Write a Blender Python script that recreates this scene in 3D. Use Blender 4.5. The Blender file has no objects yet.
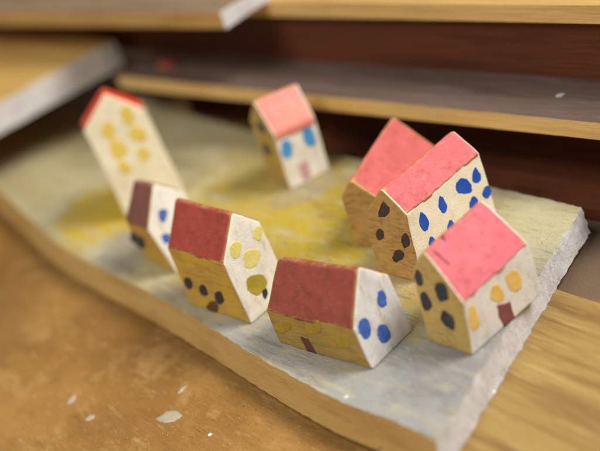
import bpy, math, random
from mathutils import Vector, Matrix, noise

S = 0.01            # everything below is written in centimetres
scene = bpy.context.scene
COL = scene.collection
R = math.radians

HOUSES = {
 'A': (-4.948, 41.637, 95.956, 2.299, 2.393, 3.589, 3.687, 4.677, -0.044, 0.039, 0.028, -0.072, -0.002, -0.020, 0.033, -0.027),
 'B': (-4.235, 36.070, -62.407, 2.263, 1.714, 1.786, 2.252, 3.026, 0.054, -0.077, -0.024, -0.117, 0.019, -0.039, 0.012, 0.024),
 'C': (-2.578, 31.644, -55.747, 3.069, 1.819, 2.191, 2.608, 3.385, 0.081, -0.001, -0.012, -0.036, -0.016, -0.027, -0.018, -0.013),
 'D': (0.038, 27.379, -52.749, 3.664, 1.791, 1.267, 1.809, 2.558, 0.066, -0.024, -0.015, -0.084, 0.010, 0.026, 0.016, 0.043),
 'E': (0.711, 38.568, 14.549, 1.801, 1.687, 2.250, 2.445, 3.351, 0.001, -0.011, 0.052, -0.002, 0.012, -0.073, 0.037, -0.024),
 'F': (3.244, 32.715, 49.386, 3.367, 1.758, 1.395, 1.922, 2.594, 0.217, -0.011, 0.025, -0.009, -0.002, -0.057, -0.009, 0.072),
 'G': (3.776, 30.357, 34.376, 3.851, 1.676, 2.204, 2.028, 2.939, -0.033, -0.029, 0.034, -0.075, 0.005, -0.046, 0.048, 0.001),
 'H': (3.787, 25.798, 30.912, 2.947, 1.639, 1.690, 2.106, 2.945, 0.135, -0.017, 0.010, -0.095, 0.051, 0.025, -0.038, 0.022),
}
MARKS = [
 ('G', 'front', 'window', 'blue', 'd', [-1.253, 1.649, 0.196, -0.018, -0.073, 0.331]),
 ('G', 'front', 'window', 'blue', 'd', [-0.295, 1.666, 0.199, -0.008, -0.074, 0.301]),
 ('G', 'front', 'window', 'blue', 'o', [0.831, 1.635, 0.36, 0.002, -0.133, 0.289]),
 ('G', 'front', 'window', 'blue', 'd', [1.502, 1.647, 0.205, 0.007, -0.075, 0.257]),
 ('G', 'front', 'window', 'blue', 'd', [-1.107, 0.892, 0.171, -0.01, -0.068, 0.203]),
 ('G', 'front', 'window', 'blue', 'd', [-0.158, 0.852, 0.173, -0.004, -0.069, 0.206]),
 ('G', 'front', 'window', 'blue', 'd', [1.066, 0.949, 0.199, 0.003, -0.078, 0.209]),
 ('G', 'front', 'window', 'blue', 'd', [1.73, 0.894, 0.224, 0.007, -0.088, 0.228]),
 ('G', 'gm', 'window', 'plum', 'd', [0.008, 2.278, -0.261, 0.039, 0.106, 0.224]),
 ('G', 'gm', 'window', 'plum', 'd', [0.395, 1.412, -0.187, 0.031, 0.079, 0.184]),
 ('G', 'gm', 'window', 'plum', 'd', [-0.574, 1.349, -0.198, 0.039, 0.087, 0.211]),
 ('G', 'gm', 'window', 'plum', 'd', [-0.129, 0.775, -0.266, 0.033, 0.119, 0.185]),
 ('H', 'gm', 'window', 'black', 'o', [0.591, 2.005, -0.171, 0.045, 0.104, 0.229]),
 ('H', 'gm', 'window', 'black', 'o', [0.547, 1.332, -0.178, 0.053, 0.109, 0.259]),
 ('H', 'gm', 'window', 'black', 'o', [-0.14, 1.825, -0.232, 0.064, 0.148, 0.265]),
 ('H', 'gm', 'window', 'black', 'o', [-0.145, 0.948, -0.228, 0.076, 0.146, 0.297]),
 ('H', 'front', 'window', 'yellow', 'o', [-1.186, 1.06, 0.201, 0.019, -0.113, 0.426]),
 ('H', 'front', 'window', 'yellow', 'o', [-0.177, 1.136, 0.258, 0.027, -0.144, 0.273]),
 ('H', 'front', 'window', 'yellow', 'o', [0.562, 1.038, 0.294, 0.046, -0.165, 0.334]),
 ('H', 'front', 'door', 'maroon', 'q', [-0.293, 0.81, 0.231, 0.634, 0.302, -0.11, -0.223, -0.075]),
 ('D', 'gp', 'window', 'blue2', 'o', [0.346, 1.398, 0.159, 0.077, -0.084, 0.229]),
 ('D', 'gp', 'window', 'blue2', 'o', [-0.572, 1.088, 0.199, 0.094, -0.109, 0.265]),
 ('D', 'gp', 'window', 'blue2', 'o', [-0.025, 0.585, 0.207, 0.084, -0.114, 0.245]),
 ('D', 'front', 'door', 'umber', 'q', [-0.749, 0.515, -0.373, 0.611, -0.296, 0.022, -0.665, -0.043]),
 ('D', 'front', 'window', 'yellowfaint', 'o', [0.018, 1.015, 0.443, 0.082, 0.147, 0.245]),
 ('D', 'front', 'window', 'yellowfaint', 'o', [1.081, 0.774, 0.354, 0.1, 0.121, 0.272]),
 ('D', 'front', 'window', 'yellowfaint', 'o', [-1.28, 0.774, 0.406, 0.076, 0.144, 0.263]),
 ('C', 'gp', 'window', 'lemon', 'o', [0.647, 2.352, 0.176, 0.137, -0.131, 0.187]),
 ('C', 'gp', 'window', 'lemon', 'o', [-0.31, 2.362, 0.172, 0.149, -0.129, 0.209]),
 ('C', 'gp', 'window', 'lemon', 'o', [0.065, 1.787, 0.252, 0.178, -0.194, 0.249]),
 ('C', 'gp', 'paint_patch', 'olive', 'o', [-0.133, 0.973, 0.392, 0.027, -0.132, 0.334]),  # yellow dab, the neighbour's shadow mixed into its olive colour
 ('C', 'gp', 'window', 'black', 'o', [-0.006, 0.543, 0.098, 0.096, -0.07, 0.179]),
 ('C', 'front', 'window', 'black', 'o', [-1.105, 0.921, 0.274, -0.014, 0.128, 0.223]),
 ('C', 'front', 'window', 'black', 'o', [-0.383, 0.832, 0.267, -0.011, 0.128, 0.205]),
 ('C', 'front', 'window', 'black', 'o', [0.383, 0.72, 0.292, -0.01, 0.143, 0.221]),
 ('C', 'front', 'door', 'brown', 'o', [-0.228, 0.237, 0.395, 0.026, 0.178, 0.242]),
 ('B', 'gp', 'window', 'blue2', 'o', [-0.188, 1.96, 0.135, 0.107, -0.071, 0.21]),
 ('B', 'gp', 'window', 'blue2', 'o', [-0.497, 1.265, 0.136, 0.087, -0.072, 0.166]),
 ('B', 'front', 'window', 'black', 'o', [-0.743, 0.911, 0.593, 0.087, 0.234, 0.337]),
 ('B', 'front', 'window', 'black', 'o', [-1.172, 0.995, 0.463, 0.059, 0.183, 0.274]),
 ('E', 'front', 'window', 'sky', 'o', [-0.543, 1.565, 0.255, 0.015, -0.043, 0.36]),
 ('E', 'front', 'window', 'sky', 'o', [0.465, 1.61, 0.259, 0.013, -0.044, 0.411]),
 ('E', 'front', 'door', 'rose', 'q', [-0.323, 0.796, 0.103, 0.825, 0.17, 0.146, -0.27, 0.089]),
 ('E', 'gm', 'window', 'black', 'o', [0.0, 2.34, -0.301, 0.125, 0.13, 0.212]),
 ('E', 'gm', 'window', 'black', 'o', [0.09, 1.443, -0.308, 0.128, 0.139, 0.214]),
 ('A', 'gm', 'window', 'ochre', 'o', [0.382, 3.342, -0.259, 0.032, 0.037, 0.345]),
 ('A', 'gm', 'window', 'ochre', 'o', [0.369, 2.633, -0.298, 0.034, 0.043, 0.368]),
 ('A', 'gm', 'window', 'ochre', 'o', [-0.508, 3.625, -0.259, 0.036, 0.037, 0.362]),
 ('A', 'gm', 'window', 'ochre', 'o', [-0.551, 2.844, -0.298, 0.036, 0.043, 0.367]),
 ('A', 'gm', 'window', 'ochre', 'o', [-0.418, 2.07, -0.244, 0.031, 0.035, 0.317]),
 ('A', 'gm', 'window', 'ochre', 'o', [0.446, 1.914, -0.243, 0.025, 0.035, 0.28]),
 ('H', 'roof', 'crack', 'crack', 'q', [-1.217, 0.122, -1.152, 0.128, -1.018, 0.684, -1.067, 0.686]),
 ('H', 'roof', 'crack', 'crack', 'q', [-0.629, 0.027, -0.524, 0.04, -0.589, 0.197, -0.644, 0.184]),
]
CAM_R=(0.931925, -0.16683, -0.322)
CAM_U=(0.362652, 0.428711, 0.82746)
CAM_F=(0.0, 0.887905, -0.460028)
LENS=69.2213

# ---------------------------------------------------------------- camera, world, lamps, exposure
cam_d = bpy.data.cameras.new("camera")
cam = bpy.data.objects.new("camera", cam_d)
COL.objects.link(cam)
m = Matrix.Identity(4)
for i in range(3):
    m[i][0] = CAM_R[i]; m[i][1] = CAM_U[i]; m[i][2] = -CAM_F[i]
m[2][3] = 18.0 * S
cam.matrix_world = m
cam_d.sensor_width = 36.0
cam_d.lens = LENS
cam_d.clip_start = 0.01
cam_d.clip_end = 20.0
cam_d.dof.use_dof = True
cam_d.dof.focus_distance = 0.330
cam_d.dof.aperture_fstop = 6.3
scene.camera = cam

world = bpy.data.worlds.new("World")
scene.world = world
world.use_nodes = True
bg = world.node_tree.nodes["Background"]
bg.inputs["Color"].default_value = (0.96, 0.98, 1.0, 1)
bg.inputs["Strength"].default_value = 0.15


def area_lamp(name, loc, target, size, power, color):
    d = bpy.data.lights.new(name, 'AREA')
    d.shape = 'RECTANGLE'
    d.size = size[0] * S; d.size_y = size[1] * S
    d.energy = power; d.color = color
    o = bpy.data.objects.new(name, d)
    COL.objects.link(o)
    o.location = Vector(loc) * S
    o.rotation_euler = (Vector(target) - Vector(loc)).to_track_quat('-Z', 'Y').to_euler()
    return o


area_lamp("window_light", (56, 14, 70), (0, 34, 0), (36, 32), 10.6, (1.0, 0.985, 0.97))
area_lamp("ceiling_light", (-42, 2, 80), (0, 36, 0), (54, 44), 6.2, (1.0, 0.965, 0.91))  # added soft fill from front left, no actual fixture

scene.view_settings.view_transform = 'Standard'
scene.view_settings.look = 'None'
scene.view_settings.exposure = 0.0
scene.view_settings.gamma = 1.0


# ---------------------------------------------------------------- materials
def srgb(r, g, b):
    f = lambda c: (c / 255 / 12.92) if c / 255 <= 0.04045 else ((c / 255 + 0.055) / 1.055) ** 2.4
    return (f(r), f(g), f(b), 1.0)


class Mat:
    """Small node-tree builder; coordinates are object coordinates in centimetres."""
    def __init__(self, name, rough=0.6, spec=0.3, seed=0.0, rot=0.0):
        self.m = bpy.data.materials.new(name)
        self.m.use_nodes = True
        self.t = self.m.node_tree
        self.N = self.t.nodes
        self.b = self.N["Principled BSDF"]
        self.b.inputs["Roughness"].default_value = rough
        self.b.inputs["Specular IOR Level"].default_value = spec
        tc = self.N.new("ShaderNodeTexCoord")
        mp = self.N.new("ShaderNodeMapping")
        mp.inputs["Scale"].default_value = (100, 100, 100)
        mp.inputs["Location"].default_value = (seed, seed * .7, seed * .3)
        self.t.links.new(tc.outputs["Object"], mp.inputs["Vector"])
        mp2 = self.N.new("ShaderNodeMapping")
        mp2.inputs["Rotation"].default_value = (0, 0, -rot)
        self.t.links.new(mp.outputs["Vector"], mp2.inputs["Vector"])
        self.co = mp2.outputs["Vector"]
        mp3 = self.N.new("ShaderNodeMapping")
        mp3.inputs["Scale"].default_value = (100, 100, 100)
        self.t.links.new(tc.outputs["Object"], mp3.inputs["Vector"])
        self.raw = mp3.outputs["Vector"]
        self.col = None

    def link(self, a, b):
        self.t.links.new(a, b)

    def noise(self, scale, stretch=(1, 1, 1), detail=4, rough=0.55, lo=0.4, hi=0.6, dist=0.0):
        mp = self.N.new("ShaderNodeMapping")
        mp.inputs["Scale"].default_value = stretch
        self.link(self.co, mp.inputs["Vector"])
        n = self.N.new("ShaderNodeTexNoise")
        n.inputs["Scale"].default_value = scale
        n.inputs["Detail"].default_value = detail
        n.inputs["Roughness"].default_value = rough
        n.inputs["Distortion"].default_value = dist
        self.link(mp.outputs["Vector"], n.inputs["Vector"])
        return self.ramp(n.outputs["Fac"], lo, hi)

    def ramp(self, fac, lo, hi, a=0.0, b=1.0):
        r = self.N.new("ShaderNodeMapRange")
        r.inputs["From Min"].default_value = lo
        r.inputs["From Max"].default_value = hi
        r.inputs["To Min"].default_value = a
        r.inputs["To Max"].default_value = b
        r.interpolation_type = 'SMOOTHSTEP'
        self.link(fac, r.inputs["Value"])
        return r.outputs["Result"]

    def mul(self, a, k):
        x = self.N.new("ShaderNodeMath"); x.operation = 'MULTIPLY'
        self.link(a, x.inputs[0])
        if isinstance(k, (int, float)):
            x.inputs[1].default_value = k
        else:
            self.link(k, x.inputs[1])
        return x.outputs[0]

    def spot(self, c, r, warp=1.2, soft=0.45, wscale=0.8):
        """A hand-painted patch: an ellipse (centre c, radii r, in cm) with a ragged brushed edge."""
        n = self.N.new("ShaderNodeTexNoise")
        n.inputs["Scale"].default_value = wscale
        n.inputs["Detail"].default_value = 5
        self.link(self.raw, n.inputs["Vector"])
        s = self.N.new("ShaderNodeVectorMath"); s.operation = 'SUBTRACT'
        self.link(n.outputs["Color"], s.inputs[0]); s.inputs[1].default_value = (.5, .5, .5)
        k = self.N.new("ShaderNodeVectorMath"); k.operation = 'SCALE'
        self.link(s.outputs[0], k.inputs[0]); k.inputs["Scale"].default_value = warp * 2
        ad = self.N.new("ShaderNodeVectorMath"); ad.operation = 'ADD'
        self.link(self.raw, ad.inputs[0]); self.link(k.outputs[0], ad.inputs[1])
        sb = self.N.new("ShaderNodeVectorMath"); sb.operation = 'SUBTRACT'
        self.link(ad.outputs[0], sb.inputs[0]); sb.inputs[1].default_value = c
        dv = self.N.new("ShaderNodeVectorMath"); dv.operation = 'DIVIDE'
        self.link(sb.outputs[0], dv.inputs[0]); dv.inputs[1].default_value = r
        ln = self.N.new("ShaderNodeVectorMath"); ln.operation = 'LENGTH'
        self.link(dv.outputs[0], ln.inputs[0])
        return self.ramp(ln.outputs["Value"], 1 - soft, 1 + soft, 1.0, 0.0)

    def base(self, c):
        n = self.N.new("ShaderNodeRGB"); n.outputs[0].default_value = c
        self.col = n.outputs[0]
        return self

    def over(self, c, fac, k=1.0):
        x = self.N.new("ShaderNodeMix"); x.data_type = 'RGBA'
        x.inputs["B"].default_value = (0, 0, 0, 1)
        ia = [i for i in x.inputs if i.name == "A" and i.type == 'RGBA'][0]
        ib = [i for i in x.inputs if i.name == "B" and i.type == 'RGBA'][0]
        f = [i for i in x.inputs if i.name == "Factor" and i.type == 'VALUE'][0]
        self.link(self.col, ia); ib.default_value = c
        self.link(self.mul(fac, k), f)
        self.col = [o for o in x.outputs if o.type == 'RGBA'][0]
        return self

    def bump(self, hs, dist=0.01):
        """hs: list of (height socket, weight)"""
        acc = None
        for h, w in hs:
            v = self.mul(h, w)
            if acc is None:
                acc = v
            else:
                x = self.N.new("ShaderNodeMath"); x.operation = 'ADD'
                self.link(acc, x.inputs[0]); self.link(v, x.inputs[1]); acc = x.outputs[0]
        b = self.N.new("ShaderNodeBump")
        b.inputs["Strength"].default_value = 1.0
        b.inputs["Distance"].default_value = dist * S
        self.link(acc, b.inputs["Height"])
        self.link(b.outputs["Normal"], self.b.inputs["Normal"])
        return self

    def done(self, rough=None):
        self.link(self.col, self.b.inputs["Base Color"])
        if rough:
            self.link(self.ramp(rough[0], 0, 1, rough[1], rough[2]), self.b.inputs["Roughness"])
        return self.m


def paint(name, main, alt, under, wear=0.35, seed=0.0, rough=0.5, grain=(1, 1, 1), lighter=None, bump=0.008, edges=True):
    """Brushed acrylic on wood: streaks of a second tone, bare or dirty spots where it is thin."""
    M = Mat(name, rough, 0.35, seed)
    M.base(main)
    M.over(alt, M.noise(1.6, grain, 4, .6, .35, .68), .8)
    M.over(alt, M.noise(9, (grain[0] * .5, grain[1] * .5, grain[2] * 2.2), 4, .6, .45, .7), .5)
    if lighter:
        M.over(lighter, M.noise(5, (1, 1, 1), 5, .65, .56, .72), .55)
    M.over(under, M.noise(3.2, grain, 6, .7, .60 - .1 * wear, .74), wear)
    M.over(under, M.noise(17, (1, 1, 1), 4, .65, .60, .70), wear * .8)
    M.over(under, M.noise(2.4, (grain[0] * 2.4, grain[1] * 2.4, grain[2]), 8, .78, .56, .66), wear * .7)
    g = M.N.new('ShaderNodeNewGeometry')
    ew = M.mul(M.ramp(g.outputs['Pointiness'], .515, .56), M.noise(3.5, (1, 1, 1), 6, .75, .38, .60))
    if not edges:
        M.over(under, M.noise(7, (2.6, 2.6, .5), 6, .75, .54, .66), .55)
    if edges:
        M.over(srgb(196, 160, 104), ew, .8)
    b1 = M.noise(16, (1, 1, 1), 5, .65, .2, .8)
    b2 = M.noise(30, (.25, 1, 1), 4, .65, .2, .8)
    M.over(alt, b2, .35)
    M.bump([(b1, .7), (b2, .6)], bump)
    return M.done((b1, rough - .1, rough + .18))


def raw_wood(name, main, dark, wash, washk=0.5, seed=0.0, stretch=(.35, 1, 3.2), rough=0.62):
    M = Mat(name, rough, 0.3, seed)
    M.base(main)
    M.over(dark, M.noise(3.0, stretch, 6, .65, .42, .7, .6), .75)
    M.over(wash, M.noise(1.3, (1, 1, 1), 4, .6, .40, .62), washk)
    M.over(dark, M.noise(14, (stretch[0] * .6, stretch[1], stretch[2]), 4, .7, .55, .75), .6)
    b1 = M.noise(11, stretch, 6, .7, .2, .8)
    b2 = M.noise(40, (1, 1, 1), 3, .6, .2, .8)
    M.bump([(b1, .8), (b2, .25)], .018)
    return M.done((b1, rough - .1, rough + .15))


WOOD_U = srgb(150, 120, 70)
MAT = {}
MAT['white'] = paint('white_paint', srgb(244, 240, 228), srgb(230, 222, 204), srgb(184, 158, 112), .7, 3, .5, (1, 1, .4), srgb(246, 243, 236))
MAT['cream'] = paint('cream_paint', srgb(247, 238, 212), srgb(240, 226, 192), srgb(190, 158, 104), .35, 8, .5, (1, 1, .5), srgb(248, 242, 226))
MAT['cool_white'] = paint('cool_white_paint', srgb(240, 236, 226), srgb(206, 203, 200), srgb(186, 156, 108), .95, 13, .5, (1, 1, .4), srgb(242, 242, 242))
MAT['ivory'] = paint('ivory_paint', srgb(240, 230, 200), srgb(226, 214, 178), srgb(182, 160, 120), .4, 21, .5, (1, 1, .4))
MAT['pink'] = paint('pink_roof_paint', srgb(206, 98, 98), srgb(192, 82, 82), srgb(162, 64, 64), .9, 5, .42, (1, 1, 1), srgb(230, 136, 138))
MAT['cool_grey_white'] = paint('greyish_white_paint', srgb(246, 243, 234), srgb(226, 221, 210), srgb(170, 156, 134), .7, 43, .5, (1, 1, .4), srgb(248, 247, 244))
MAT['pink_deep'] = paint('deep_pink_roof_paint', srgb(210, 102, 108), srgb(196, 84, 92), srgb(166, 66, 72), .9, 51, .42, (1, 1, 1), srgb(230, 134, 142))
MAT['coral'] = paint('coral_roof_paint', srgb(196, 92, 86), srgb(182, 78, 72), srgb(152, 62, 58), .8, 57, .45, (1, 1, 1), srgb(214, 120, 112))  # pink roof paint with the rear roof's shade put into its colour
MAT['pink_pale'] = paint('pale_pink_roof_paint', srgb(226, 122, 116), srgb(226, 142, 118), srgb(228, 186, 150), .6, 31, .45, (1, 1, 1), srgb(246, 176, 168))
MAT['brick'] = paint('brick_red_roof_paint', srgb(166, 70, 58), srgb(150, 62, 48), srgb(122, 54, 42), .75, 11, .5, (1, 1, 1), srgb(188, 96, 84))
MAT['brick_dusty'] = paint('dusty_red_roof_paint', srgb(156, 72, 58), srgb(136, 66, 48), srgb(112, 64, 42), .8, 17, .5, (1, 1, 1), srgb(182, 98, 88))
MAT['brown_roof'] = paint('brown_roof_paint', srgb(134, 86, 74), srgb(120, 76, 66), srgb(96, 58, 50), .4, 23, .5, (1, 1, 1))
MAT['vermilion'] = paint('vermilion_roof_paint', srgb(226, 76, 46), srgb(214, 66, 36), srgb(184, 50, 30), .4, 29, .45)
MAT['wood_brown'] = raw_wood('bare_brown_wood', srgb(198, 158, 94), srgb(140, 98, 50), srgb(212, 172, 96), .6, 2)
MAT['wood_straw'] = raw_wood('bare_straw_wood', srgb(214, 182, 110), srgb(164, 128, 66), srgb(220, 188, 98), .5, 7)
MAT['wood_yellow'] = raw_wood('yellow_washed_wood', srgb(212, 172, 82), srgb(164, 120, 54), srgb(226, 186, 62), .65, 12)
MAT['wood_olive'] = raw_wood('olive_washed_wood', srgb(186, 156, 88), srgb(132, 104, 54), srgb(198, 168, 70), .55, 19)
for nm, a, b, u in (('blue', (18, 72, 178), (36, 98, 204), (10, 46, 128)), ('blue2', (38, 78, 158), (70, 110, 186), (120, 140, 186)),
                    ('sky', (58, 140, 206), (96, 170, 222), (40, 106, 176)), ('plum', (50, 38, 50), (70, 54, 60), (118, 88, 60)),
                    ('black', (38, 42, 52), (58, 62, 70), (104, 92, 66)), ('yellow', (240, 190, 82), (246, 208, 120), (238, 220, 170)),
                    ('lemon', (228, 210, 92), (236, 224, 140), (236, 226, 180)), ('ochre', (222, 190, 76), (228, 202, 104), (210, 178, 70)),
                    ('yellowfaint', (192, 164, 44), (176, 146, 58), (156, 124, 58)), ('maroon', (132, 72, 72), (146, 86, 84), (104, 54, 54)),
                    ('umber', (100, 58, 52), (112, 68, 60), (78, 44, 40)), ('brown', (96, 66, 34), (112, 80, 44), (74, 50, 26)), ('rose', (200, 150, 150), (208, 170, 168), (184, 128, 130)),
                    ('olive', (158, 138, 46), (188, 168, 60), (124, 102, 38)), ('crack', (104, 34, 38), (120, 44, 46), (70, 24, 24))):
    MAT[nm] = paint(nm + '_dab_paint', srgb(*a), srgb(*b), srgb(*u), .7, sum(a) * .13, .45, (1.4, 1.4, 1.4), None, .01, False)


# ---------------------------------------------------------------- mesh helpers
def mesh_obj(name, verts, faces, mats, parent=None, midx=None, smooth=True):
    me = bpy.data.meshes.new(name)
    me.from_pydata([tuple(Vector(v) * S) for v in verts], [], faces)
    for mt in (mats if isinstance(mats, (list, tuple)) else [mats]):
        me.materials.append(mt)
    if midx:
        me.polygons.foreach_set("material_index", midx)
    me.polygons.foreach_set("use_smooth", [smooth] * len(me.polygons))
    me.update()
    o = bpy.data.objects.new(name, me)
    COL.objects.link(o)
    if parent:
        o.parent = parent
    return o


def tag(o, label, cat, group=None, kind=None):
    if label: o["label"] = label
    if cat: o["category"] = cat
    if group: o["group"] = group
    if kind: o["kind"] = kind
    return o


def rounded_profile(corners, radii, step=0.11):
    """Open-at-nothing closed polygon with rounded corners -> list of (y, z, ny, nz, corner index or -1)."""
    n = len(corners)
    out = []
    for i in range(n):
        a, b, c = Vector(corners[i - 1]), Vector(corners[i]), Vector(corners[(i + 1) % n])
        d1 = (a - b).normalized(); d2 = (c - b).normalized()
        ang = math.acos(max(-1, min(1, d1.dot(d2))))
        r = radii[i]
        cut = r / math.tan(ang / 2)
        p1 = b + d1 * cut; p2 = b + d2 * cut
        cen = b + (d1 + d2).normalized() * (r / math.sin(ang / 2))
        v1 = p1 - cen; v2 = p2 - cen
        k = 6
        for j in range(k + 1):
            t = j / k
            v = (v1 * (1 - t) + v2 * t).normalized()
            out.append((cen.x + v.x * r, cen.y + v.y * r, v.x, v.y, i if j == k // 2 else -1))
        nb = Vector(corners[(i + 1) % n]); nc = Vector(corners[(i + 2) % n])
        e1 = (b - nb).normalized(); e2 = (nc - nb).normalized()
        ang2 = math.acos(max(-1, min(1, e1.dot(e2))))
        q = nb + e1 * (radii[(i + 1) % n] / math.tan(ang2 / 2))
        L = (q - p2).length
        m_ = max(1, int(L / step))
        nv = v2.normalized()
        for j in range(1, m_):
            w = p2.lerp(q, j / m_)
            out.append((w.x, w.y, nv.x, nv.y, -1))
    return out


class House:
    BEV = 0.055

    def __init__(self, key, name, label, cat, wall_mats, roof_mat, roof_v=(0.02, 0.02), roof_u=(0.0, 0.0), seed=0):
        (self.x, self.y, self.yaw, self.L, self.W, self.h1, self.h2, self.hr, self.off, self.tx, self.ty,
         self.dty, self.txd, self.skm, self.skp, self.rt) = HOUSES[key]
        self.seed = seed
        self.key = key
        e = bpy.data.objects.new(name, None)
        e.empty_display_size = 0.01
        COL.objects.link(e)
        e.location = (self.x * S, self.y * S, 0)
        e.rotation_euler = (0, 0, R(self.yaw))
        tag(e, label, cat, "painted wooden toy houses on the board")
        self.root = e
        W = self.W
        self.corners = [(-W / 2, 0), (-W / 2, self.h1), (self.off * W, self.hr), (W / 2, self.h2), (W / 2, 0)]
        self.prof = rounded_profile(self.corners, [.062, .08, .10, .08, .062])
        self.wall(wall_mats)
        self.roof(roof_mat, roof_v, roof_u)

    # unit (u in -1..1, y, z) -> house coordinates, with the block's own skews, taper and hand-cut waviness
    def M(self, u, y, z):
        sk = self.skm + (self.skp - self.skm) * (u + 1) / 2
        Z = z * (1 + u * self.rt)
        X = u * self.L / 2 + (self.ty + u * self.dty) * Z + sk * y
        Y = y + (self.tx + y / (self.W / 2) * self.txd) * Z
        p = Vector((X, Y, Z))
        k = max(0.0, min(1.0, z / .3))
        s = Vector((self.seed * 7.3, self.seed * 3.1, self.seed * 5.7))
        d = noise.noise_vector(p * .8 + s) * .035 + noise.noise_vector(p * 3.0 + s) * .010
        d.z *= k
        return p + d

    def inset(self, u):
        d = (1 - abs(u)) * self.L / 2
        b = self.BEV
        if d >= b: return 0.0
        d = max(d, 0)
        return b - math.sqrt(max(0, b * b - (b - d) ** 2))

    def P(self, u, s, off=0.0):
        y, z, ny, nz, _ = s
        i = off - self.inset(u)
        return self.M(u, y + ny * i, max(0, z + nz * i))

    def us(self):
        b = self.BEV / (self.L / 2)
        ends = [b * t for t in (0, .08, .25, .5, 1)]
        n = int(self.L / .11)
        mid = [-1 + b + (2 - 2 * b) * i / n for i in range(1, n)]
        return [-1 + t for t in ends] + mid + [1 - t for t in reversed(ends)]

    def wall(self, mats):
        """mats: material for x- gable, x+ gable, front, back"""
        us, pr = self.us(), self.prof
        n = len(pr)
        V, F, MI = [], [], []
        for u in us:
            V += [self.P(u, s) for s in pr]
        for i in range(len(us) - 1):
            for j in range(n):
                k = (j + 1) % n
                F.append((i * n + j, (i + 1) * n + j, (i + 1) * n + k, i * n + k))
                uu = (us[i] + us[i + 1]) / 2
                y = (pr[j][0] + pr[k][0]) / 2; ny = pr[j][2]
                if uu < -1 + .6 * self.BEV / (self.L / 2): mi = 0
                elif uu > 1 - .6 * self.BEV / (self.L / 2): mi = 1
                else: mi = 2 if ny <= 0 else 3
                MI.append(mi)
        for u, ring, mi in ((-1, 0, 0), (1, (len(us) - 1) * n, 1)):
            pts = [(s[0] - s[2] * self.BEV, max(0, s[1] - s[3] * self.BEV)) for s in pr]
            cy = sum(p[0] for p in pts) / n; cz = self.h1 * .6
            prev = ring
            for sc in (.85, .7, .55, .4, .25, .1):
                st = len(V)
                V += [self.M(u, cy + (p[0] - cy) * sc, cz + (p[1] - cz) * sc) for p in pts]
                for j in range(n):
                    k = (j + 1) % n
                    q = (prev + j, prev + k, st + k, st + j)
                    F.append(q if u < 0 else q[::-1]); MI.append(mi)
                prev = st
            c = len(V); V.append(self.M(u, cy, cz))
            for j in range(n):
                k = (j + 1) % n
                q = (prev + j, prev + k, c)
                F.append(q if u < 0 else q[::-1]); MI.append(mi)
        # outward winding: ring order runs front-bottom, up the front, ridge, back
        o = mesh_obj('wall', V, F, [MAT[k] for k in mats], self.root, MI)
        fix_normals(o)
        self.body = o

    def roof(self, mat, rv, ru):
        pr = self.prof
        i1 = [i for i, s in enumerate(pr) if s[4] == 1][0]
        i3 = [i for i, s in enumerate(pr) if s[4] == 3][0]
        seg = pr[i1:i3 + 1]
        # arc-length parametrisation
        cum = [0.0]
        for a, b in zip(seg, seg[1:]):
            cum.append(cum[-1] + math.hypot(b[0] - a[0], b[1] - a[1]))
        T = cum[-1]

        def at(d):
            if d < 0:      # hanging below the front eave, down the wall
                return (-self.W / 2, self.h1 + d * .95 - .02, -1.0, 0.0, -1)
            if d > T:
                return (self.W / 2, self.h2 - (d - T) * .95 - .02, 1.0, 0.0, -1)
            for i in range(len(cum) - 1):
                if cum[i + 1] >= d:
                    t = (d - cum[i]) / max(1e-6, cum[i + 1] - cum[i])
                    a, b = seg[i], seg[i + 1]
                    l = [a[q] * (1 - t) + b[q] * t for q in range(4)]
                    h = math.hypot(l[2], l[3]); l[2] /= h; l[3] /= h
                    return tuple(l) + (-1,)
            return seg[-1]
        nu = int(self.L / .07); nv = int(T / .06)
        s0 = self.seed * 9.1
        wob = lambda q, a: (noise.noise(Vector((q * .9, a, s0))) * .75 + noise.noise(Vector((q * 3.3, a + 5, s0))) * .3)
        bb = .12 * self.BEV / (self.L / 2)
        V, F = [], []
        off = .022

        def row(edge, d_):
            o_ = []
            for i in range(nu + 1):
                a = i / nu
                q = a * self.L
                dlo = rv[0] + wob(q, 1) * .05
                dhi = T - rv[1] + wob(q, 2) * .05
                d = dlo + (dhi - dlo) * d_
                ulo = -1 + bb + ru[0] + max(-bb, (wob(d, 3) * .05) / (self.L / 2))
                uhi = 1 - bb - ru[1] + min(bb, (wob(d, 4) * .05) / (self.L / 2))
                u = ulo + (uhi - ulo) * a
                e = edge or i in (0, nu)
                lip = .75 if (i in (1, nu - 1)) else 1.0
                o_.append(self.P(u, at(d), -.03 if e else off * lip))
            return o_
        ds = [0.0, .004] + [j / nv for j in range(1, nv)] + [.996, 1.0]
        for j, d_ in enumerate(ds):
            V += row(j in (0, len(ds) - 1), d_)
        w = nu + 1
        for j in range(len(ds) - 1):
            for i in range(nu):
                F.append((j * w + i, j * w + i + 1, (j + 1) * w + i + 1, (j + 1) * w + i))
        o = mesh_obj('roof', V, F, MAT[mat], self.root)
        fix_normals(o, closed=False)
        self.roof_o = o

    def surf(self, f, a, b, t):
        if f == 'front':
            return self.M(a / (self.L / 2), -self.W / 2 - t, b)
        if f == 'gm':
            return self.M(-1 - t / (self.L / 2), a, b)
        if f == 'gp':
            return self.M(1 + t / (self.L / 2), a, b)
        r = Vector((self.off * self.W, self.hr)); e = Vector((-self.W / 2, self.h1))
        d = (e - r).normalized(); nn = Vector((d.y, -d.x))
        if nn.y < 0: nn = -nn
        v = r + d * b + nn * (t + .026)
        return self.M(a / (self.L / 2), v.x, v.y)

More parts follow.
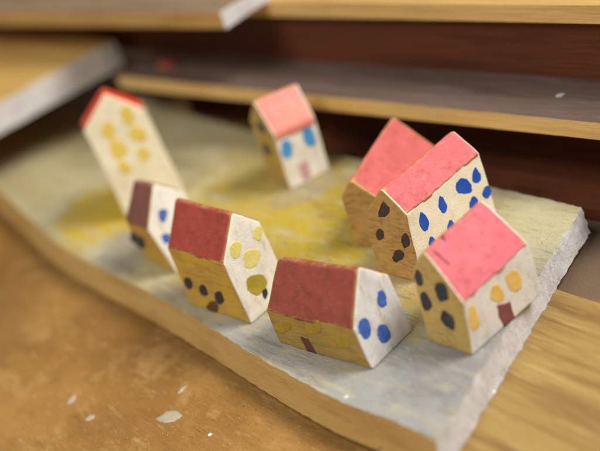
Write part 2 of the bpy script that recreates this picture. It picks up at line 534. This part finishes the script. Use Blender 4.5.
    def mark(self, f, part, mat, shape, dat, idx):
        """One dab of paint: a low dome with an uneven outline that follows the wall."""
        n = 72
        sd = self.seed * 13.7 + idx * 2.9
        outline = []
        for i in range(n):
            a = 2 * math.pi * i / n
            cx, sy = math.cos(a), math.sin(a)
            wobble = 1 + .20 * noise.noise(Vector((cx * 1.1, sy * 1.1, sd))) + .11 * noise.noise(Vector((cx * 2.6, sy * 2.6, sd + 4))) + .06 * noise.noise(Vector((cx * 7, sy * 7, sd + 9)))
            if shape == 'q':
                k = 1 / max(abs(cx), abs(sy)) ** .88
                px, py = cx * k * wobble, sy * k * wobble
                p = dat
                s_, t_ = (px + 1) / 2, (1 - py) / 2     # corners: TL TR BR BL
                x = (p[0] * (1 - s_) + p[2] * s_) * (1 - t_) + (p[6] * (1 - s_) + p[4] * s_) * t_
                y = (p[1] * (1 - s_) + p[3] * s_) * (1 - t_) + (p[7] * (1 - s_) + p[5] * s_) * t_
                outline.append((x, y))
            else:
                px, py = cx * wobble, sy * wobble
                ex = 2.3 + 1.1 * noise.noise(Vector((sd, 1.7, 3.1)))
                sup = 1 / (abs(cx) ** ex + abs(sy) ** ex) ** (1 / ex)
                px *= sup; py *= sup
                px += py * .35 * noise.noise(Vector((sd, 9.2, .4)))       # the slant of the stroke
                px *= 1 + py * .30 * noise.noise(Vector((sd, 4.4, 7.7)))  # fuller where the brush landed
                if shape == 'd':
                    px *= 1 - .38 * max(0, py); px += .22 * py
                outline.append((dat[0] + dat[2] * px + dat[3] * py, dat[1] + dat[4] * px + dat[5] * py))
        cx = sum(p[0] for p in outline) / n; cy = sum(p[1] for p in outline) / n
        V, F = [self.surf(f, cx, cy, .006)], []
        for r, h in ((.3, .006), (.6, .006), (.88, .006), (.96, .0045), (1, -.02)):
            st = len(V)
            V += [self.surf(f, cx + (p[0] - cx) * r, max(.01, cy + (p[1] - cy) * r), h) for p in outline]
            for i in range(n):
                k = (i + 1) % n
                if st == 1: F.append((0, st + i, st + k))
                else: F.append((st - n + i, st + i, st + k, st - n + k))
        o = mesh_obj(part, V, F, MAT[mat], self.roof_o if f == 'roof' else self.root)
        fix_normals(o, closed=False)
        return o


def fix_normals(o, closed=True):
    import bmesh
    bm = bmesh.new(); bm.from_mesh(o.data)
    bmesh.ops.recalc_face_normals(bm, faces=bm.faces)
    if not closed:
        c = Vector((0, 0, .008))
        s = sum(f.normal.dot(f.calc_center_median() - c) * f.calc_area() for f in bm.faces)
        if s < 0:
            bmesh.ops.reverse_faces(bm, faces=bm.faces)
    bm.to_mesh(o.data); bm.free()


def polyline(pts, n):
    """n+1 points evenly along a smooth curve through pts."""
    P = [Vector(p) for p in pts]
    dense = []
    for i in range(len(P) - 1):
        p0 = P[i - 1] if i else P[0] * 2 - P[1]
        p1, p2 = P[i], P[i + 1]
        p3 = P[i + 2] if i + 2 < len(P) else P[-1] * 2 - P[-2]
        for j in range(24):
            t = j / 24
            dense.append(.5 * ((2 * p1) + (p2 - p0) * t + (2 * p0 - 5 * p1 + 4 * p2 - p3) * t * t + (3 * p1 - p0 - 3 * p2 + p3) * t ** 3))
    dense.append(P[-1])
    cum = [0]
    for a, b in zip(dense, dense[1:]): cum.append(cum[-1] + (b - a).length)
    out = []; k = 0
    for i in range(n + 1):
        d = cum[-1] * i / n
        while k < len(cum) - 2 and cum[k + 1] < d: k += 1
        t = (d - cum[k]) / max(1e-9, cum[k + 1] - cum[k])
        out.append(dense[k].lerp(dense[k + 1], t))
    return out


def board(name, front, back, z0, z1, mats, seed, cell=.16, rough_edge=.03, warp=.02, parent=None, flare=0.0):
    """A sawn board between two edge lines; mats = top, front edge, end, underside. Row 0 is its near end."""
    Lf = sum((Vector(a) - Vector(b)).length for a, b in zip(front, front[1:]))
    n = max(8, int(Lf / cell))
    fr, bk = polyline(front, n), polyline(back, n)
    nt = max(4, int((fr[0] - bk[0]).length / cell)); ns = 5
    th = z1 - z0
    ring = []      # (t across 0 front..1 back, h 0..1, kind)
    for j in range(nt + 1): ring.append((j / nt, 1.0, 0))
    for j in range(1, ns): ring.append((1.0, 1 - j / ns, 3))
    for j in range(nt + 1): ring.append((1 - j / nt, 0.0, 3))
    for j in range(1, ns): ring.append((0.0, j / ns, 1))
    m_ = len(ring)
    sv = Vector((seed * 3.7, seed * 1.9, seed))

    def pt(i, t, h):
        p = fr[i].lerp(bk[i], t)
        v = Vector((p.x, p.y, z0 + th * h))
        if flare and t < .999:
            o_ = (fr[i] - bk[i]).normalized() * flare * (1 - h) * (1 - t)
            v.x += o_.x; v.y += o_.y
        if flare and i == 0:
            o_ = (fr[0] - fr[1]).normalized() * .06 * (1 - h)
            v.x += o_.x; v.y += o_.y
        d = noise.noise_vector(v * 1.4 + sv) * .5 + noise.noise_vector(v * 5 + sv) * .5
        edge = (t < .001 or t > .999 or i == 0 or i == n)
        if edge:
            k = rough_edge * (1.6 if h > .99 else 1.0)
            v.x += d.x * k; v.y += d.y * k
            if i == 0:
                g = noise.noise_vector(v * 11 + sv) * k * .9
                v.x += g.x; v.y += g.y
            if h > .99: v.z -= abs(d.z) * rough_edge * 1.2
        if 0.99 < h and not edge:
            v.z += d.z * warp * .3
        return v
    V, F, MI = [], [], []
    for i in range(n + 1):
        V += [pt(i, t, h) for t, h, _ in ring]
    for i in range(n):
        for j in range(m_):
            k = (j + 1) % m_
            F.append((i * m_ + j, i * m_ + k, (i + 1) * m_ + k, (i + 1) * m_ + j))
            kd = ring[j][2]
            if j == nt: kd = 3
            if j == m_ - 1: kd = 1
            if j == nt + ns + nt: kd = 1
            MI.append(kd)
    for i in (0, n):       # ends: a grid between the top row and the bottom row
        idx = lambda j, h: None
        st = len(V)
        for h in range(1, ns):
            for j in range(1, nt):
                V.append(pt(i, j / nt, 1 - h / ns))
        def vid(j, h):
            if h == 0: return i * m_ + j
            if h == ns: return i * m_ + nt + ns + (nt - j)
            if j == nt: return i * m_ + nt + h
            if j == 0: return i * m_ + m_ - h
            return st + (h - 1) * (nt - 1) + (j - 1)
        for h in range(ns):
            for j in range(nt):
                q = (vid(j, h), vid(j, h + 1), vid(j + 1, h + 1), vid(j + 1, h))
                F.append(q); MI.append(2)
    o = mesh_obj(name, V, F, mats, parent, MI)
    fix_normals(o)
    es = [e for e in o.data.edges]
    try:
        o.data.set_sharp_from_angle(angle=R(40))
    except Exception:
        pass
    return o


def box_board(name, a, d, length, depth, nrm, z0, z1, mats, seed, parent=None, cell=.4, rough_edge=.02):
    """Straight plank: front edge starts at a and runs along d; depth goes back along nrm."""
    A = Vector(a); D = Vector(d); Nn = Vector(nrm)
    k = 6
    f = [A + D * length * i / k for i in range(k + 1)]
    b = [p + Nn * depth for p in f]
    return board(name, f, b, z0, z1, mats, seed, cell, rough_edge, .01, parent)


# ---------------------------------------------------------------- the setting: table top
TZ = -1.25
M_ = Mat('worn_table_wood', .5, .35, 4, R(119))
M_.base(srgb(168, 124, 60))
M_.over(srgb(138, 95, 40), M_.noise(.20, (.6, 1.2, 1), 6, .65, .38, .64, .3), .8)
M_.over(srgb(186, 146, 84), M_.noise(.45, (.8, 1.1, 1), 7, .72, .50, .66, .2), .7)
M_.over(srgb(112, 72, 32), M_.noise(1.0, (.4, 1.3, 1), 8, .74, .55, .70), .55)
M_.over(srgb(196, 160, 104), M_.noise(2.4, (.3, 1.4, 1), 8, .76, .55, .69), .55)
M_.over(srgb(146, 104, 62), M_.noise(.7, (1, 1, 1), 6, .7, .56, .70), .4)
M_.over(srgb(84, 54, 26), M_.noise(5, (.3, 1.4, 1), 7, .76, .60, .70), .6)
M_.over(srgb(74, 46, 22), M_.noise(14, (.10, 1.8, 1), 5, .75, .56, .68), .5)
M_.over(srgb(206, 176, 124), M_.noise(17, (.12, 1.7, 1), 5, .75, .58, .70), .5)
M_.over(srgb(222, 204, 168), M_.noise(13, (1, 1, 1), 4, .7, .65, .70), .7)
M_.over(srgb(60, 40, 22), M_.noise(10, (1, 1, 1), 3, .65, .66, .70), .7)
M_.over(srgb(84, 50, 16), M_.spot((-14.5, 40.0, TZ), (5.0, 4.5, 9), 2.5, .6, .4), .4)
M_.over(srgb(106, 90, 74), M_.spot((8.5, 28.5, TZ), (3.2, 4.0, 9), 1.0, .4), .85)
tb1 = M_.noise(3.0, (.4, 1.6, 1), 7, .75, .2, .8); tb2 = M_.noise(22, (1, 1, 1), 5, .7, .2, .8)
M_.bump([(tb1, .6), (tb2, .4)], .03)
mat_table = M_.done((tb1, .42, .68))

n = 60
V, F = [], []
for j in range(n + 1):
    for i in range(n + 1):
        x = -70 + 140 * i / n; y = -20 + 160 * j / n
        V.append((x, y, TZ))
for j in range(n):
    for i in range(n):
        F.append((j * (n + 1) + i, j * (n + 1) + i + 1, (j + 1) * (n + 1) + i + 1, (j + 1) * (n + 1) + i))
tag(mesh_obj('table_surface', V, F, mat_table), None, None, kind='structure')

# ---------------------------------------------------------------- stepped rack of planks behind
RD = Vector((math.cos(R(124.5)), math.sin(R(124.5))))      # along the rack, away to the left
RN = Vector((0.82412619, 0.56640624))                      # into the rack
RB = Vector((8.66, 30.08))
ARD = math.atan2(RD.y, RD.x)


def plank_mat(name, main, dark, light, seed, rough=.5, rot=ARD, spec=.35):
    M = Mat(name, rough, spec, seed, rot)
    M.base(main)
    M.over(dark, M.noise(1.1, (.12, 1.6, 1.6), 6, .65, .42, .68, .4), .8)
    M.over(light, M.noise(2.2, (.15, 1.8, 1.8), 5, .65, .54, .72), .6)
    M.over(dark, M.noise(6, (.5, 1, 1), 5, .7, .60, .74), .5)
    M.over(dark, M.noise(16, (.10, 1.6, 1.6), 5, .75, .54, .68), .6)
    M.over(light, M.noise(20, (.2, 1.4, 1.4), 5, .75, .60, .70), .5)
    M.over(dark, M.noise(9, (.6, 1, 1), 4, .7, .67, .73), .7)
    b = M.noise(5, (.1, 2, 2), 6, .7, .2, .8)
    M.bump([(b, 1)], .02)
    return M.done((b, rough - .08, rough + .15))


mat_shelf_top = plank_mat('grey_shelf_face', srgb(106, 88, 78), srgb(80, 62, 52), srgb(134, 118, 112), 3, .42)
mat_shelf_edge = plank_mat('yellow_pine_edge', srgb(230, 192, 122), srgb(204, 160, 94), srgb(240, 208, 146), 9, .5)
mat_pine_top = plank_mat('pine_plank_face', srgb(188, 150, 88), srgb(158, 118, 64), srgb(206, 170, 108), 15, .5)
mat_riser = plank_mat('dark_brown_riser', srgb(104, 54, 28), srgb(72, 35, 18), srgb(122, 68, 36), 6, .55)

rack = bpy.data.objects.new('plank_rack', None); COL.objects.link(rack)
tag(rack, "stepped rack of dark brown risers and yellow edged planks behind the painted board", "rack")
start = RB - RD * 22
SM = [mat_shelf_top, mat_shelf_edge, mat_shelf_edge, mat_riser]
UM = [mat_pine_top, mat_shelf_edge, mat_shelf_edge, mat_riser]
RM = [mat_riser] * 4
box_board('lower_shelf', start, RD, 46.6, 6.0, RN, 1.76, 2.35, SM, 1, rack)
box_board('base_plank', start, RD, 36, 2.65, RN, TZ + .001, TZ + .45, RM, 5, rack)  # added dark filler, keeps the gap under the lower shelf dark
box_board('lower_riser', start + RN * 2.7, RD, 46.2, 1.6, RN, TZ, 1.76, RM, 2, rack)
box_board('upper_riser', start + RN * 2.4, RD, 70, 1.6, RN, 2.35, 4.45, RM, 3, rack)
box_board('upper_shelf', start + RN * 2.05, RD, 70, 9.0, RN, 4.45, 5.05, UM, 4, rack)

# ---------------------------------------------------------------- the painted board the houses stand on
BT = 0.0; BB = -0.9
M_ = Mat('painted_board_top', .55, .35, 2, R(121))
M_.base(srgb(204, 190, 146))
M_.over(srgb(180, 162, 110), M_.noise(.5, (.3, 1.6, 1), 7, .68, .40, .64, .5), .8)
M_.over(srgb(216, 207, 176), M_.noise(.8, (.35, 1.5, 1), 6, .68, .50, .68), .7)
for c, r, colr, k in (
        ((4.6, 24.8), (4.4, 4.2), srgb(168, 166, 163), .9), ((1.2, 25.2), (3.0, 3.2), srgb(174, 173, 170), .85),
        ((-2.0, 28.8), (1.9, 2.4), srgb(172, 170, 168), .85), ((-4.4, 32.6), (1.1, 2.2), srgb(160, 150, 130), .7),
        ((2.6, 24.2), (1.7, 1.5), srgb(140, 134, 130), .6), ((4.2, 26.0), (1.2, .9), srgb(166, 160, 150), .6),  # first: shadow at the foot of the yellow-windowed house, painted in
        ((6.8, 29.2), (2.2, 2.4), srgb(204, 194, 150), .8),
        ((.1, 33.6), (2.6, 4.0), srgb(202, 172, 22), .97), ((-1.9, 37.5), (2.2, 3.4), srgb(204, 174, 40), .85),
        ((1.6, 36.6), (1.0, 2.4), srgb(170, 142, 36), .75), ((-.6, 41.5), (2.2, 2.4), srgb(168, 146, 70), .7),
        ((-5.6, 41.0), (1.6, 2.6), srgb(210, 176, 24), .85), ((-7.4, 42.0), (1.5, 2.6), srgb(214, 180, 24), .95),
        ((-3.6, 35.2), (1.1, 2.2), srgb(178, 146, 34), .8), ((-1.0, 29.2), (.4, 1.7), srgb(206, 186, 80), .85),
        ((2.1, 27.1), (.5, 1.5), srgb(202, 186, 90), .7), ((3.3, 28.2), (1.6, 1.2), srgb(196, 160, 66), .7),
        ((-6.3, 38.0), (1.1, 1.6), srgb(160, 152, 142), .85), ((-8.2, 49.0), (4.5, 4.5), srgb(188, 172, 120), .6),  # first: the tall house's cast shadow, painted into the board colour
        ((-.2, 44.0), (2.6, 1.6), srgb(196, 182, 138), .6), ((.6, 37.2), (1.5, .8), srgb(158, 146, 128), .7)):  # last: shade in front of the pale-roofed house, painted in
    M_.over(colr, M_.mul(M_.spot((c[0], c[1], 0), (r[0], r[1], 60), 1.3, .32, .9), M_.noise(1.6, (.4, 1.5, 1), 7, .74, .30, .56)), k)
M_.over(srgb(122, 112, 94), M_.noise(1.3, (.25, 2.0, 1), 7, .74, .54, .70), .6)
M_.over(srgb(96, 84, 64), M_.noise(4.0, (.3, 1.8, 1), 6, .75, .58, .70), .6)
M_.over(srgb(84, 70, 52), M_.noise(9, (.7, 1, 1), 5, .75, .64, .71), .75)
M_.over(srgb(234, 230, 218), M_.noise(7, (.4, 1.3, 1), 6, .75, .60, .70), .55)
M_.over(srgb(108, 100, 86), M_.noise(20, (.12, 1.6, 1), 5, .75, .54, .68), .5)
M_.over(srgb(232, 228, 218), M_.noise(24, (.2, 1.4, 1), 5, .75, .58, .70), .45)
M_.over(srgb(70, 58, 44), M_.noise(14, (1, 1, 1), 3, .6, .68, .72), .8)
bb1 = M_.noise(3.5, (.2, 2.2, 1), 7, .75, .2, .8); bb2 = M_.noise(18, (1, 1, 1), 5, .7, .2, .8)
M_.bump([(bb1, .6), (bb2, .5)], .05)
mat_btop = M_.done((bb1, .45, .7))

M_ = Mat('sawn_ochre_edge', .62, .3, 5, R(121))
M_.base(srgb(208, 168, 100))
M_.over(srgb(180, 136, 70), M_.noise(.8, (.3, 1, 3), 5, .65, .42, .66), .7)
M_.over(srgb(206, 166, 98), M_.noise(2.5, (.3, 1, 3), 5, .65, .52, .7), .6)
M_.over(srgb(118, 80, 44), M_.noise(2.2, (.8, .8, 1.2), 5, .7, .62, .73), .8)
e1 = M_.noise(6, (.3, 1, 4), 5, .7, .2, .8); e2 = M_.noise(25, (1, 1, 1), 4, .6, .2, .8)
M_.bump([(e1, .6), (e2, .5)], .03)
mat_bedge = M_.done()

M_ = Mat('rough_sawn_white_end', .75, .25, 7)
M_.base(srgb(230, 225, 220))
M_.over(srgb(206, 198, 194), M_.noise(1.5, (1, 1, 1), 5, .7, .42, .66), .8)
M_.over(srgb(236, 232, 228), M_.noise(7, (1, 1, 1), 6, .75, .5, .66), .8)
M_.over(srgb(150, 136, 132), M_.noise(11, (1, 1, .6), 5, .75, .62, .71), .7)
M_.over(srgb(176, 166, 162), M_.noise(5, (2.2, 2.2, .35), 5, .7, .54, .66), .55)
M_.over(srgb(112, 96, 88), M_.noise(20, (1, 1, 1), 4, .65, .66, .71), .8)
w3 = M_.noise(8, (2.2, 2.2, .3), 5, .7, .2, .8)
w1 = M_.noise(9, (1, 1, .7), 6, .75, .25, .75); w2 = M_.noise(28, (1, 1, 1), 4, .7, .25, .75)
M_.bump([(w1, .7), (w2, .3), (w3, .8)], .022)
mat_bend = M_.done()

FRONT = [(1.18, 21.73), (.52, 22.85), (-.66, 24.6), (-1.6, 26.28), (-2.66, 28.4), (-4.55, 32.3), (-6.5, 36.0), (-8.84, 40.48), (-11.84, 48.22), (-16, 58), (-20.5, 70)]
BACK = [(8.0, 29.25), (6.98, 31.05), (4.6, 35.0), (2.33, 38.87), (-1.6, 46.4), (-5.43, 54.23), (-8.6, 60.6), (-14.0, 71.0)]
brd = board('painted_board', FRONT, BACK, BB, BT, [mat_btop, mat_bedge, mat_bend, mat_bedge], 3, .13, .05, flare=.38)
tag(brd, "long grey and yellow painted board with whitish sawn end carrying the toy houses", "board")

# plank lying under the near end of the painted board
mat_plank = plank_mat('straw_plank_face', srgb(160, 130, 72), srgb(122, 88, 46), srgb(190, 166, 108), 27, .5, R(-62))
pd = Vector((6.87 - 6.25, 25.72 - 26.88)).normalized()
p0 = Vector((6.25, 26.88)) - pd * 5.0
pn = Vector((pd.y, -pd.x))
if pn.y > 0: pn = -pn
A0 = p0
f_ = [A0 + pd * 24 * i / 6 for i in range(7)]
b_ = [p + pn * 7.0 + pd * 3.0 for p in f_]
pl = board('straw_plank', f_, b_, TZ + .001, BB - .006, [mat_plank, mat_bedge, mat_bedge, mat_bedge], 8, .3, .03)
tag(pl, "thin straw coloured plank showing bare grain under the near end of the painted board", "plank")

# two more boards lying on the rack
LB_BACK = [(-4.9, 52.2), (-6.5, 55.6), (-8.7, 59.2), (-10.8, 62.3)]
mat_tan = plank_mat('tan_board_face', srgb(200, 162, 92), srgb(178, 138, 70), srgb(212, 178, 112), 33, .5, R(120))
lb = board('tan_board', [(-15.5, 47.0), (-18, 51), (-21, 55.5), (-24, 60)], LB_BACK,
           2.15, 3.4, [mat_tan, mat_bend, mat_bend, mat_bedge], 12, .3, .03)
tag(lb, "tan board with broad white sawn end raised over the painted board's far end", "board")
ub = board('spacer_board', [(-17.2, 52.0), (-20, 56.5), (-22.5, 60), (-24, 62)], [(-8.6, 58.6), (-9.4, 60), (-10.6, 62.4), (-12.0, 64.8)],
           .012, 2.14, [mat_tan, mat_bedge, mat_bedge, mat_bedge], 18, .3, .03)
tag(ub, "shaded board mostly hidden underneath the tan board with white sawn end", "board")
tp = board('brown_board', [(.09, 42.16), (-3.6, 47.23), (-7.3, 52.3), (-14.5, 62.2)], [(6.6, 47.0), (2.9, 52.1), (-.8, 57.2), (-8, 67)],
           5.056, 5.75, [plank_mat('grey_brown_face', srgb(140, 116, 88), srgb(110, 88, 64), srgb(160, 136, 106), 41, .5), mat_bedge, mat_bend, mat_bedge], 14, .3, .03)
tag(tp, "brown edged board with white end lying on top of the rack's upper shelf", "board")

# ---------------------------------------------------------------- the eight houses
ROWS = (
    ('A', 'tall_house', "tall ivory toy house with vermilion roof and long ochre windows, under the tan board's end",
     ('ivory', 'ivory', 'ivory', 'ivory'), 'vermilion', (.03, .03), (-.002, 0)),
    ('B', 'small_house', "small toy house with brown roof and white gable, next to the tall ivory house",
     ('wood_yellow', 'white', 'wood_yellow', 'wood_olive'), 'brown_roof', (.0, .1), (0, 0)),
    ('C', 'brick_roof_house', "brick red roofed toy house with lemon yellow spots on its white gable",
     ('wood_yellow', 'white', 'wood_yellow', 'wood_straw'), 'brick', (.0, .04), (0, 0)),
    ('D', 'low_house', "low dusty red roofed toy house with three blue dabs on its triangular white gable",
     ('wood_olive', 'cool_white', 'wood_olive', 'wood_straw'), 'brick_dusty', (.0, .04), (0, 0)),
    ('E', 'pale_roof_house', "pale pink roofed toy house with two sky blue windows, alone near the board's back edge",
     ('wood_olive', 'wood_olive', 'white', 'wood_olive'), 'pink_pale', (-.25, .05), (0, 0)),
    ('F', 'bare_wall_house', "pink roofed toy house with bare brown walls, behind the house with many blue windows",
     ('wood_brown', 'wood_brown', 'wood_brown', 'wood_brown'), 'coral', (.02, .02), (0, 0)),
    ('G', 'blue_windowed_house', "pink roofed toy house with two rows of bright blue windows on a cream wall",
     ('wood_brown', 'cream', 'cream', 'wood_brown'), 'pink', (.0, .02), (0, 0)),
    ('H', 'yellow_windowed_house', "pink roofed toy house with three yellow windows and maroon door, at the board's near end",
     ('wood_straw', 'cool_grey_white', 'cool_grey_white', 'wood_straw'), 'pink_deep', (.0, .02), (0, 0)),
)
for i, (k, nm, lab, walls, roof, rv, ru) in enumerate(ROWS):
    h = House(k, nm, lab, "toy house", walls, roof, rv, ru, seed=i + 1)
    for j, (hk, f, part, mt, shp, dat) in enumerate(MARKS):
        if hk == k:
            h.mark(f, part, mt, shp, dat, j)

# ---------------------------------------------------------------- small bits lying about
mg = bpy.data.materials.new('clear_dried_glue'); mg.use_nodes = True
pb = mg.node_tree.nodes["Principled BSDF"]
pb.inputs["Base Color"].default_value = srgb(238, 226, 200)
pb.inputs["Transmission Weight"].default_value = .6
pb.inputs["Roughness"].default_value = .22
pb.inputs["IOR"].default_value = 1.45
mw = paint('white_paint_fleck', srgb(238, 236, 232), srgb(224, 222, 218), srgb(196, 190, 180), .3, 61)
mf = paint('faint_paint_spot', srgb(176, 180, 188), srgb(158, 160, 166), srgb(130, 122, 116), .5, 67, .5, (1, 1, 1), None, .008, False)
mr = paint('red_scrap_paint', srgb(130, 22, 26), srgb(110, 18, 22), srgb(120, 20, 22), .3, 71)


def drop(name, x, y, z, rx, ry, hgt, mat, rot, seed, label, cat, group=None, sink=.004):
    n, V, F = 40, [], []
    c, s = math.cos(rot), math.sin(rot)
    V.append((0, 0, hgt))
    rings = [(.25, .97), (.5, .86), (.72, .66), (.88, .4), (.97, .16), (1.0, 0.0)]
    for r, hh in rings:
        for i in range(n):
            a = 2 * math.pi * i / n
            w = 1 + .28 * noise.noise(Vector((math.cos(a) * 1.1, math.sin(a) * 1.1, seed))) + .12 * noise.noise(Vector((math.cos(a) * 3, math.sin(a) * 3, seed + 3)))
            px, py = math.cos(a) * r * rx * w, math.sin(a) * r * ry * w
            bumpy = 1 + .35 * noise.noise(Vector((px * 6, py * 6, seed)))
            V.append((c * px - s * py, s * px + c * py, hgt * hh * bumpy - (sink if hh == 0 else 0)))
    for k in range(len(rings)):
        st = 1 + k * n
        for i in range(n):
            q = (i + 1) % n
            if k == 0: F.append((0, st + i, st + q))
            else: F.append((st - n + i, st + i, st + q, st - n + q))
    F.append(tuple(reversed([1 + (len(rings) - 1) * n + i for i in range(n)])))
    o = mesh_obj(name, V, F, mat)
    o.location = (x * S, y * S, z * S)
    return tag(o, label, cat, group)


GG = "glue drops dried on the table"
drop('glue_drop', -5.67, 28.67, TZ, .42, .27, .07, mg, -.5, 1.0, "largest clear blob of dried glue on the brown table", "glue drop", GG)
drop('glue_drop', -8.82, 31.6, TZ, .22, .14, .06, mg, .9, 2.0, "small clear glue drop on the table, farthest from the large blob", "glue drop", GG)
drop('glue_drop', -8.21, 30.21, TZ, .17, .13, .05, mg, .2, 3.0, "small round glue drop between the large blob and the farthest drop", "glue drop", GG)
drop('glue_drop', -5.19, 29.8, TZ, .2, .07, .04, mg, .7, 4.0, "thin sliver of glue on the table just behind the large blob", "glue drop", GG)
drop('paint_fleck', -4.56, 27.08, TZ, .07, .055, .04, mw, 0, 5.0, "tiny white paint fleck alone on the brown table", "paint fleck")
drop('wood_crumb', -.5, 24.7, -.02, .07, .055, .05, mw, 0, 6.0, "tiny white crumb on the painted board's front edge", "crumb")
drop('wood_splinter', 2.95, 23.7, BB, .28, .06, .05, mw, .5, 7.0, "pale splinter on the straw plank beside the board's whitish end", "splinter")
drop('paint_spot', 8.95, 32.04, 2.35, .15, .13, .04, mf, 0, 8.0, "pale paint spot on the grey lower shelf of the rack", "paint spot")
drop('red_scrap', -2.88, 48.9, 2.35, .7, .4, .35, mr, 2.1, 9.0, "small dark red scrap on the lower shelf beside the tan board", "scrap")
